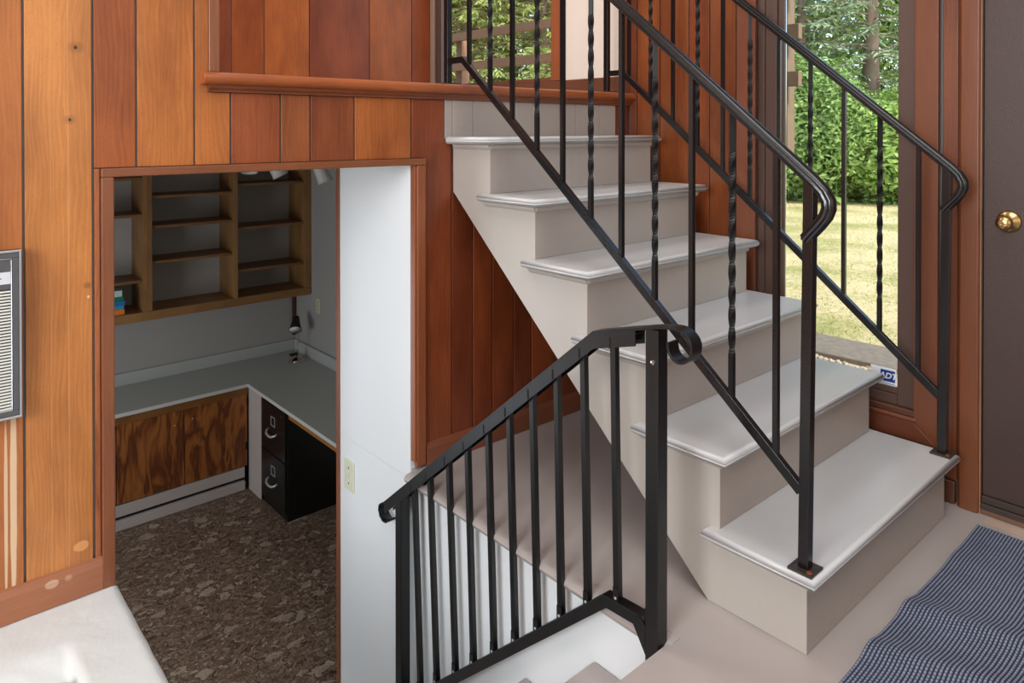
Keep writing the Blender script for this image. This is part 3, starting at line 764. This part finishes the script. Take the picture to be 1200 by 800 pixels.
# ------------------------------------------------------------------ wall unit
hu = thing('wall_heater', 'louvred wall unit with charcoal bezel and silver rim on the orange planks', 'vent', (-1.56, YW, .49))
hx0, hx1, hz0, hz1 = -1.84, -1.2855, .490, .884
YF = YW-.030
box('housing', M['slot'], (hx0+.003, hx1+.0, YF+.004, YW-.0005, hz0+.002, hz1-.002), hu)
def rim(name, a, b, c, d, w_, yf, yb, mat, par=hu, bev=.0015):
    m = MB(); m.box(a, b, yf, yb, d-w_, d); m.box(a, b, yf, yb, c, c+w_); m.box(a, a+w_, yf, yb, c+w_, d-w_); m.box(b-w_, b, yf, yb, c+w_, d-w_)
    return m.build(name, M[mat], par, bevel=bev)
rim('outer_rim', hx0, hx1, hz0, hz1, .0055, YF-.004, YF+.004, 'alu')
rim('bezel', hx0+.0058, hx1-.0058, hz0+.0058, hz1-.0058, .0125, YF-.001, YF+.004, 'bezel')
rim('inner_rim', hx0+.0186, hx1-.0186, hz0+.0186, hz1-.0186, .0028, YF-.002, YF+.004, 'alu')
ix0, ix1 = hx0+.0216, hx1-.0216
box('top_band', M['bezel'], (ix0, ix1, YF+.001, YF+.0038, .835, .862), hu)
np1 = box('nameplate', M['label'], (ix0, ix1, YF-.001, YF+.0038, .806, .834), hu)
box('emblem', M['slot'], (-1.331, -1.325, YF-.0016, YF-.0011, .8185, .8205), np1)
box('lower_band', M['bezel'], (ix0, ix1, YF+.001, YF+.0038, .793, .805), hu)
m = MB(); z = .5125
while z < .789:
    m.box(ix0, ix1, YF-.0005, YF+.003, z, z+.0038); z += .0072
m.build('louvers', M['slat'], hu, kind='stuff')

# switch on the white wall
def switch(lab, cx, cy, cz, facing, mt, group=None):
    s = thing('light_switch', lab, 'switch', (cx, cy, cz))
    pw, ph = .036, .058
    box('plate', M[mt], (cx-.006, cx-.0005, cy-pw, cy+pw, cz-ph, cz+ph), s, bevel=.003, segs=3)
    box('toggle', M[mt], (cx-.012, cx-.006, cy-.005, cy+.005, cz-.002, cz+.012), s, bevel=.001)
    for dz in (-.030, .030):
        MB().lathe([(.004, 0), (.0035, .001), (0, .0012)], (cx-.006, cy, cz+dz), (-1, 0, 0), 10).build('screw', M['bezel'], s)
    return s
switch('ivory toggle light switch on the white stairwell wall', XE, 1.743, -.172, 1, 'ivory')
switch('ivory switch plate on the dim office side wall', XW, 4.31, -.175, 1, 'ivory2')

# ------------------------------------------------------------------ office: bookcase
OK_ = srgb(160, 114, 66); OKD = srgb(136, 94, 54)
YS, YB = 4.427, 4.715
bc = thing('wall_bookcase', 'brown wooden open bookcase hung on the office back wall above the counter', 'bookcase', (.0, YB, -.106))
box('bottom_board', M['oak_x'], (-1.6, .974, YS, YB, -.104, -.045), bc, color=OK_, bevel=.002)
ZT = 1.06
def upright(x0, x1): box('upright', M['oak_z'], (x0, x1, YS+.002, YB, -.0445, ZT), bc, color=OK_, bevel=.001)
upright(-.214, -.187); upright(-.186, -.158); upright(.383, .413); upright(.925, .974); upright(-.80, -.77); upright(-1.6, -1.57)
box('top_board', M['oak_x'], (-1.6, .974, YS, YB, ZT+.0005, 1.074), bc, color=OKD)
def shelf(x0, x1, z): box('shelf', M['oak_x'], (x0+.001, x1-.001, YS+.025, YB-.001, z-.018, z), bc, color=OKD, bevel=.001)
for z in (.154, .590, .835): shelf(-.77, -.214, z+.012)
shelf(-.77, -.214, .37) if False else None
for z in (.273, .510, .712): shelf(-.158, .383, z+.008)
for z in (.141, .448, .764): shelf(.413, .925, z+.008)
for z in (.25, .55): shelf(-1.57, -.80, z)
# books lying in a stack
zz = -.0445
BK = [((238, 130, 40), .036, 'orange'), ((70, 150, 190), .026, 'light blue'), ((24, 116, 178), .032, 'deep blue'), ((20, 126, 84), .026, 'green'), ((196, 214, 214), .040, 'pale grey')]
for i, (c, hgt, nm) in enumerate(BK):
    xr = -.322+[.0, -.004, .002, -.006, -.014][i]
    where = ['at the bottom of', 'second from the bottom of', 'in the middle of', 'second from the top of', 'topmost in'][i]
    b = thing('book', '%s book %s the short stack in the bookcase' % (nm, where), 'book', (xr-.09, YS+.12, zz), 'books lying in the bookcase')
    mt = bookmat(nm.replace(' ', '_')+'_cover', srgb(*c))
    box('cover', mt, (xr-.19, xr, YS+.022, YS+.024+.14, zz+.0005, zz+.004), b)
    box('cover', mt, (xr-.19, xr, YS+.022, YS+.024+.14, zz+hgt-.004, zz+hgt-.0005), b)
    box('spine', mt, (xr-.19, xr, YS+.018, YS+.022, zz+.0005, zz+hgt-.0005), b, bevel=.0012)
    box('pages', M['lampwhite'], (xr-.186, xr-.003, YS+.0225, YS+.160, zz+.0042, zz+hgt-.0042), b)
    zz += hgt

# counter, cabinet, file cabinet
ZC = -.59
ct = thing('countertop', 'pale grey laminate L-shaped countertop along the office back and right walls', 'countertop', (.3, 4.4, ZC))
MB().prism([(-1.9, 4.175), (.385, 4.175), (.385, 2.3), (.975, 2.3), (.975, 4.714), (-1.9, 4.714)], 'z', ZC-.022, ZC).build('top', M['counter'], ct, bevel=.002)
m = MB().box(-1.9, .386, 4.170, 4.1745, ZC-.0225, ZC+.0005); m.box(.380, .3845, 2.3, 4.1697, ZC-.0225, ZC+.0005)
m.build('edge_band', M['counteredge'], ct)
box('backsplash', M['counter'], (-1.9, .9545, 4.695, 4.714, ZC+.0005, ZC+.085), ct, bevel=.002)
box('backsplash', M['counter'], (.955, .975, 2.3, 4.6945, ZC+.0005, ZC+.085), ct, bevel=.002)
box('apron', M['wood_y'], (.420, .438, 2.32, 3.612, ZC-.085, ZC-.0235), ct, color=srgb(184, 124, 62), bevel=.002)
bcab = thing('base_cabinet', 'dark stained plywood base cabinet with two doors under the office counter', 'cabinet', (-.5, 4.45, ZF))
box('body', M['oak_x'], (-1.88, .396, 4.222, 4.70, -1.17, ZC-.024), bcab, color=srgb(120, 74, 36))
box('top_rail', M['oak_x'], (-1.88, .396, 4.203, 4.2215, -.672, ZC-.024), bcab, color=srgb(150, 98, 48))
for a, b in ((-1.0, -.43), (-.428, -.028), (-.026, .388)):
    dd = box('door', M['ply'], (a+.001, b-.001, 4.200, 4.2215, -1.164, -.673), bcab, bevel=.002)
    if a > -1:
        ex = b-.06 if a < -.1 else a+.05
        MB().lathe([(.005, 0), (.004, .002), (0, .003)], (ex, 4.200, -.76 if a < -.1 else -.745), (0, -1, 0), 10).build('catch', M['steel'], dd)
box('hinge', M['slot'], (.372, .386, 4.1955, 4.1995, -1.05, -1.0), bcab)
bh = thing('baseboard_heater', 'pinkish white slotted baseboard strip under the plywood cabinet', 'heater', (-.5, 4.25, ZF))
box('upper_panel', M['heater'], (-1.88, .372, 4.205, 4.24, -1.245, -1.172), bh, bevel=.003)
box('slot', M['slot'], (-1.88, .372, 4.225, 4.24, -1.268, -1.246), bh)
box('lower_panel', M['heater'], (-1.88, .372, 4.198, 4.24, ZF+.001, -1.269), bh, bevel=.003)
box('end_panel', M['heater'], (.3985, .4035, 3.990, 4.16, ZF+.001, ZC-.024), bcab, label='pinkish grey end panel of the cabinet corner')
box('end_panel', M['heater'], (.3985, .4035, 4.161, 4.1995, ZF+.001, ZC-.024), bcab)
fc = thing('file_cabinet', 'black two-drawer metal file cabinet under the office counter', 'file cabinet', (.60, 3.79, ZF))
box('body', M['filecab'], (.412, .900, 3.603, 3.987, ZF+.001, -.630), fc, bevel=.003)
for (za, zb) in ((-.955, -.640), (-1.285, -.963)):
    dr = box('drawer', M['filecab'], (.398, .4115, 3.612, 3.978, za, zb), fc, bevel=.003)
    zc = zb-.10
    m = MB(); yc = 3.79
    for (a, b, c, d) in ((yc-.03, yc+.03, zc+.026, zc+.030), (yc-.03, yc+.03, zc-.030, zc-.026), (yc-.03, yc-.026, zc-.026, zc+.026), (yc+.026, yc+.03, zc-.026, zc+.026)):
        m.box(.394, .3978, a, b, c, d)
    m.build('label_holder', M['steel'], dr)
    hz = zc-.075
    MB().tube([(.398, yc+.065, hz+.012), (.380, yc+.062, hz+.004), (.368, yc+.040, hz-.006), (.366, yc, hz-.010), (.368, yc-.040, hz-.006), (.380, yc-.062, hz+.004), (.398, yc-.065, hz+.012)], .0075, 10).build('handle', M['steel'], dr, smooth=True)
MB().lathe([(.009, 0), (.009, .006), (0, .007)], (.398, 3.655, -.668), (-1, 0, 0), 14).build('lock', M['brass'], fc)

# desk lamp
dl = thing('desk_lamp', 'small gooseneck desk lamp with black shade and chrome base in the office corner', 'lamp', (.855, 4.42, ZC))
MB().lathe([(.058, 0), (.058, .006), (.050, .014), (.030, .022), (.014, .028), (.0, .030)], (.855, 4.42, ZC+.0005), (0, 0, 1), 28).build('base', M['chrome'], dl, smooth=True)
MB().box(.80, .855, 4.40, 4.44, ZC+.045, ZC+.06).build('switch', M['slot'], dl, bevel=.004)
MB().tube([(.855, 4.42, ZC+.02), (.862, 4.425, ZC+.10), (.870, 4.43, ZC+.19), (.862, 4.43, ZC+.265), (.845, 4.42, ZC+.305)], .005, 8).build('stem', M['chrome'], dl, smooth=True)
ax = Vector((-.30, -.55, -.62)).normalized(); so = Vector((.850, 4.425, ZC+.335))
sh = MB().lathe([(.0, 0), (.020, .002), (.026, .012), (.030, .05), (.040, .095), (.048, .115), (.046, .115), (.036, .09), (.026, .05), (.0, .03)], so, ax, 24).build('lamp_shade', M['slot'], dl, smooth=True)
MB().lathe([(.0, .096), (.030, .098), (.042, .110), (.0445, .114)], so, ax, 24).build('reflector', M['lampwhite'], sh, smooth=True)

# ceiling spot lamps
def spot(i, x, y, zc, a, lab, s=1.0):
    t = thing('spotlight', lab, 'lamp', (x, y, 1.0745), 'office ceiling spotlights')
    MB().lathe([(.035, 0), (.035, .012), (.010, .016), (.010, .075), (.0, .076)], (x, y, 1.0745), (0, 0, -1), 16).build('mount', M['white_plastic'], t, smooth=False)
    A = Vector(a).normalized(); o = Vector((x, y, zc))-A*.06
    MB().lathe([(.0, -.01), (.030*s, -.005), (.042*s, .015), (.044*s, .04), (.050*s, .12), (.054*s, .150), (.050*s, .150), (.040*s, .10), (.0, .06)], o, A, 22).build('shade', M['white_plastic'], t, smooth=True)
spot(0, .33, 4.0, .965, (-.15, -.3, -1), 'leftmost white spotlight just showing under the opening header')
spot(1, .50, 4.0, .925, (.45, -.3, -1), 'white spotlight tilted right above the middle of the bookcase')
spot(2, .79, 3.9, .880, (.35, -.25, -1), 'larger white spotlight in front of the bookcase right end')
spot(3, .875, 3.75, .900, (.5, -.1, -1), 'rightmost white spotlight close to the office side wall')

# ------------------------------------------------------------------ sticker on the window
sk = thing('window_sticker', 'small white sticker with blue lettered panel low on the window glass', 'sticker', (XW+.0117, .214, .34))
box('backing', M['stickerwhite'], (XW+.0116, XW+.0124, .184, .266, .3135, .370), sk)
MB().box(XW+.0110, XW+.0115, .1880, .2340, .3245, .3620).build('blue_panel', M['stickerblue'], sk)
box('blue_strip', M['stickerblue'], (XW+.0110, XW+.0115, .1880, .2600, .3165, .3185), sk)
fcu = bpy.data.curves.new('text', 'FONT'); fcu.body = 'ADT'; fcu.size = .0270; fcu.align_x = 'CENTER'; fcu.align_y = 'CENTER'; fcu.shear = .25; fcu.offset = .0008
tmp = bpy.data.objects.new('tmp', fcu); col.objects.link(tmp)
dg = bpy.context.evaluated_depsgraph_get(); me = bpy.data.meshes.new_from_object(tmp.evaluated_get(dg)); bpy.data.objects.remove(tmp)
me.name = 'lettering'; me.materials.clear(); me.materials.append(M['stickerwhite'])
for v in me.vertices:
    a, b = v.co.x, v.co.y; v.co = (XW+.0108-(XW+.0117), (.2112-a)-.214, .3430+b-.34)
lt = bpy.data.objects.new('lettering', me); col.objects.link(lt); lt.parent = sk

# ------------------------------------------------------------------ rug
def rug():
    m = MB(); xs0, xs1, ys0, ys1 = -.32, .885, -.86, -.076
    pitch = .0080; ny = int((ys1-ys0)/pitch*5); nx = 470
    rd = []
    def hgt(x, y):
        e = 0
        for (c, wdt, amp, ph, tl) in ((.345, .040, .010, 0, .25), (.66, .06, .004, 0, -.15), (.13, .045, .010, 0, .35), (-.12, .06, .006, 0, .2)):
            d = (x-c-tl*(ys1-y))/wdt
            e += amp*math.exp(-d*d)*(.35+.65*math.exp(-((ys1-y)/.35)**2))
        return e
    for j in range(ny+1):
        y = ys0+(ys1-ys0)*j/ny
        for i in range(nx+1):
            x = xs0+(xs1-xs0)*i/nx
            h = hgt(x, y); ph = (ys1-y)/pitch
            rib = abs(sin(pi*ph)); row = int(ph)
            bead = abs(sin(pi*(x/.0105)+row*1.57))**.8
            r = rib**.7
            wob = .010*math.sin((x-.1)*9.0)*math.exp(-((ys1-y)/.5)**2)*.3 + .25*h
            m.v.append((x, y-.006+wob*.9-.0, .002+h+r*(.0018+.0014*bead)))
            rd.append(r*(.55+.45*bead))
    for j in range(ny):
        for i in range(nx):
            a = j*(nx+1)+i; m.f.append((a, a+1, a+nx+2, a+nx+1))
    o = m.build('runner_rug', M['rug'], smooth=True)
    at = o.data.attributes.new('ridge', 'FLOAT', 'POINT'); at.data.foreach_set('value', rd)
    return o
tag(rug(), 'rumpled navy and grey corded woven runner rug on the grey floor by the door', 'rug')

# ------------------------------------------------------------------ outdoors
ZG = -.15
box('ground_lawn', M['lawn'], (2.6, 40, -30, 40, ZG-.3, ZG), kind='structure')
box('ground_gravel', M['gravel'], (X1+.001, 2.6, -30, 40, ZG-.3, ZG-.012), kind='structure')
rg = random.Random(11)
m = MB(); n = 60
e1 = [(2.60+.05*mn.noise(Vector((0, k*.7, 1))), -6+k*.25) for k in range(n)]
e2 = [(2.97+.04*mn.noise(Vector((5, k*.9, 1))), -6+k*.25) for k in range(n)]
m.prism(e1+e2[::-1], 'z', ZG-.02, ZG+.018)
tag(m.build('asphalt_kerb', M['asphalt'], bevel=.008), 'rough grey asphalt strip between the gravel and the lawn', 'path')
m = MB()
for k in range(900):
    x = rg.uniform(X1+.1, 2.62); y = rg.uniform(-.5, 3.0); s = rg.uniform(.006, .022)
    if rg.random() < .35: x = 2.56+rg.gauss(0, .03)
    m.lathe([(0, 0), (s, s*.2), (s*.8, s*.7), (0, s)], (x, y, ZG-.014), (rg.uniform(-.3, .3), rg.uniform(-.3, .3), 1), 5)
tag(m.build('gravel', M['gravel'], kind='stuff'), 'loose sandy gravel and pebbles outside the window', 'gravel')
m = MB()
for k in range(26000):
    x = 3.0+rg.random()**1.3*9; y = rg.uniform(-1.5, 8); s = rg.uniform(.012, .03); a = rg.uniform(0, 6.28)
    dx, dy = cos(a)*.004, sin(a)*.004; lx, ly = rg.uniform(-.03, .03), rg.uniform(-.03, .03)
    m.add([(x-dx, y-dy, ZG), (x+dx, y+dy, ZG), (x+lx, y+ly, ZG+s)], [(0, 1, 2)])
tag(m.build('grass', M['blade'], kind='stuff'), 'short dry patchy lawn grass outside', 'grass')

def leafmb(pts_fn, n, s0, s1, rnd, flat=.6):
    m = MB()
    for k in range(n):
        p, nrm = pts_fn(rnd)
        d = Vector((rnd.gauss(0, 1), rnd.gauss(0, 1), rnd.gauss(0, 1)*flat)).normalized()
        nn = (nrm*1.2+Vector((rnd.gauss(0, .6), rnd.gauss(0, .6), rnd.gauss(0, .6)+.3))).normalized()
        t = nn.cross(d)
        if t.length < .05: continue
        t.normalize(); b = nn.cross(t); s = rnd.uniform(s0, s1)
        m.add([p-b*s, p+t*s*.42, p+b*s-nn*s*.25, p-t*s*.42], [(0, 1, 2, 3)])
    return m
def blob(c, r):
    def f(rnd):
        u = Vector((rnd.gauss(0, 1), rnd.gauss(0, 1), rnd.gauss(0, 1))).normalized()
        k = rnd.random()**.30
        lump = 1+.22*mn.noise(Vector((u.x*2.5+c[0], u.y*2.5+c[1], u.z*2.5)))+.12*mn.noise(Vector((u.x*7, u.y*7+c[1], u.z*7)))
        return Vector((c[0]+u.x*r[0]*k*lump, c[1]+u.y*r[1]*k*lump, max(ZG+.02, c[2]+u.z*r[2]*k*lump))), u
    return f
FW = Vector((.661, .750, 0)); RT = Vector((.750, -.661, 0))
def at(Z, s): return Vector((CX, CY, 0))+FW*Z+RT*s
def shrub(Z, s, r, h, mat, n, lab, seed, ls=(.035, .075)):
    p = at(Z, s); rnd = random.Random(seed)
    t = thing('shrub', lab, 'shrub', (p.x, p.y, ZG), 'shrubs along the lawn edge')
    leafmb(blob((p.x, p.y, ZG+h*.48), (r, r, h*.54)), n, ls[0], ls[1], rnd).build('foliage', M[mat], t)
    m = MB()
    for k in range(7):
        a = rnd.uniform(0, 6.28); e = Vector((cos(a)*r*.5, sin(a)*r*.5, h*.75))
        b0 = Vector((p.x, p.y, ZG)); m.tube([b0, b0+e*.5+Vector((0, 0, .1)), b0+e], .02, 5, .006)
    m.build('stems', M['bark'], t)
shrub(13.6, 5.3, 1.5, 2.7, 'leaf_mid', 16000, 'mid green leafy shrub at the left edge of the lower window view', 1)
shrub(13.2, 6.9, 1.4, 1.95, 'leaf_bright', 15000, 'bright green leafy shrub in the middle of the lower window view', 2)
shrub(14.0, 8.6, 1.6, 2.6, 'leaf_mid', 14000, 'tall mid green shrub at the right edge of the lower window view', 3)
shrub(15.0, 3.0, 1.9, 3.4, 'leaf_dark', 5000, 'dark shrub hidden mostly behind the window stile', 4)
shrub(15.0, 11.5, 2.0, 3.4, 'leaf_dark', 5000, 'dark shrub beyond the door side of the lawn', 5)
shrub(15.0, -.6, 1.9, 2.3, 'leaf_bright', 6000, 'bright shrub seen low through the hall window', 6)
shrub(15.5, 1.4, 1.6, 2.3, 'leaf_mid', 6000, 'green shrub at the right of the hall window view', 7)
shrub(15.2, -2.6, 1.7, 2.4, 'leaf_mid', 6000, 'green shrub at the left of the hall window view', 8)

def spruce(Z, s, h, r, mat, lab, seed, n=150, trunk=.13, zb=.9):
    p = at(Z, s); rnd = random.Random(seed)
    t = thing('spruce_tree', lab, 'tree', (p.x, p.y, ZG), 'spruce trees behind the shrubs')
    tr = MB().tube([(p.x, p.y, ZG), (p.x+.05, p.y, ZG+h*.5), (p.x, p.y, ZG+h)], trunk, 9, .03).build('trunk', M['bark'], t, smooth=True)
    bm = MB(); lm = MB()
    for k in range(n):
        z = zb+(h-zb)*(k/n); rad = r*(1-(z/h))**.7*rnd.uniform(.65, 1.1); a = rnd.uniform(0, 6.28)
        d = Vector((cos(a), sin(a), 0)); q = []
        for i in range(7):
            u = i/6; q.append(Vector((p.x, p.y, ZG+z))+d*rad*u+Vector((0, 0, rad*(.10*u-.42*u*u+.16*u**3))))
        bm.tube(q, .018, 4, .004)
        for j in range(46):
            u = .12+.88*rnd.random(); i = min(5, int(u*6)); f = u*6-i; c = q[i].lerp(q[i+1], f)
            sd = d.cross(Vector((0, 0, 1)))*rnd.choice((-1, 1))
            dr = (sd*rnd.uniform(.3, 1)+d*rnd.uniform(.1, .7)+Vector((0, 0, rnd.uniform(-.9, .15)))).normalized()
            L = rnd.uniform(.10, .26)*(1.1-.3*u); wv = dr.cross(Vector((rnd.gauss(0, 1), rnd.gauss(0, 1), rnd.gauss(0, 1)))).normalized()*.018
            lm.add([c-wv*.5, c+dr*L*.6-wv, c+dr*L, c+dr*L*.6+wv], [(0, 1, 2, 3)])
    bm.build('branches', M['bark'], t); lm.build('needles', M[mat], t)
spruce(16.0, 6.4, 9.5, 2.6, 'needle', 'pale blue green spruce left of centre in the lower window', 21, zb=1.6)
spruce(15.6, 7.75, 9.0, 2.2, 'needle', 'pale spruce with a bare grey trunk right of centre in the lower window', 22, 120, .22, zb=1.9)
spruce(17.0, 9.9, 9.0, 2.6, 'needle', 'spruce beyond the right side of the lower window', 23)
spruce(16.2, -1.0, 9.5, 2.9, 'needle_y', 'yellow green conifer left of centre in the hall window', 24, 330, zb=1.2)
spruce(16.4, .7, 9.0, 2.6, 'needle_y', 'yellow green conifer at the right of the hall window', 25, 330, zb=1.2)
def tree(Z, s, h, r, mat, lab, seed, n=9000):
    p = at(Z, s); rnd = random.Random(seed)
    t = thing('broadleaf_tree', lab, 'tree', (p.x, p.y, ZG), 'tall trees in the background')
    leafmb(blob((p.x, p.y, ZG+h*.55), (r, r, h*.5)), n, .10, .20, rnd).build('crown', M[mat], t)
    MB().tube([(p.x, p.y, ZG), (p.x+.1, p.y, ZG+h*.4), (p.x, p.y, ZG+h*.8)], .18, 8, .05).build('trunk', M['bark'], t)
for i, (Z, s, h, r, mt, lab) in enumerate(((20, 5.6, 10, 3.0, 'leaf_mid', 'tall background tree left of the lower window spruces'), (21, 9.4, 11, 3.2, 'leaf_bright', 'tall background tree between the lower window spruces'),
        (21, 13.5, 10, 3.2, 'leaf_dark', 'tall background tree on the door side'), (21, 1.6, 11, 3.3, 'leaf_mid', 'tall background tree behind the window post'),
        (20.5, -2.4, 10, 3.0, 'leaf_dark', 'dark background tree at the left of the hall window'), (23, -6.5, 10, 3.5, 'leaf_mid', 'tall background tree far left of the hall window'))):
    tree(Z, s, h, r, mt, lab, 40+i)
# broad-leaved weed
wd = at(12.7, 5.72); t = thing('leafy_weed', 'bright large-leaved weed at the lawn edge in front of the shrubs', 'plant', (wd.x, wd.y, ZG))
rnd = random.Random(5)
for k in range(14):
    a = rnd.uniform(0, 6.28); z = ZG+rnd.uniform(.05, .75); d = Vector((cos(a), sin(a), rnd.uniform(-.3, .4))).normalized(); c = Vector((wd.x, wd.y, z))
    sd = d.cross(Vector((0, 0, 1))).normalized(); L = rnd.uniform(.16, .30); q = [c+d*.03]
    MB().add([c, c+d*L*.35+sd*L*.32, c+d*L*.75+sd*L*.22, c+d*L-Vector((0, 0, .03)), c+d*L*.75-sd*L*.22, c+d*L*.35-sd*L*.32, c+d*L*.5+Vector((0, 0, -.01))],
             [(0, 1, 6), (1, 2, 6), (2, 3, 6), (3, 4, 6), (4, 5, 6), (5, 0, 6)]).build('leaf', M['leaf_bright'], t)
MB().tube([(wd.x, wd.y, ZG), (wd.x, wd.y, ZG+.8)], .012, 6, .004).build('stem', M['leaf_mid'], t)

# raised deck
dk = thing('raised_deck', 'weathered timber deck with horizontal rail boards outside the hall window', 'deck', (2.0, 3.5, ZG))
k = 0; x = X1+.02
while x < 2.44:
    box('deck_board', M['deckwood'], (x, x+.135, 1.40, 7.0, 1.16, 1.195), dk); x += .142
box('rim_board', M['deckwood'], (2.43, 2.462, 1.40, 7.0, 1.05, 1.158), dk)
for yy in (1.3745, 4.5, 6.96):
    box('post', M['deckwood'] if yy < 2 else M['deckbrown'], (2.463, 2.55, yy-.034, yy+.05, 1.02 if yy < 2 else ZG, 2.6 if yy < 2 else 2.02), dk, bevel=.003)
for zc in (1.457, 1.730, 2.0):
    box('rail_board', M['deckwood'], (2.420, 2.4625, 1.252, 1.52, zc-.043, zc+.043), dk, bevel=.002)
    box('rail_board', M['deckbrown'], (2.422, 2.4625, 1.5205, 7.0, zc-.036, zc+.036), dk, bevel=.002)
for yy in (3.2, 6.2):
    box('support', M['deckwood'], (2.3, 2.42, yy, yy+.12, ZG, 1.05), dk)
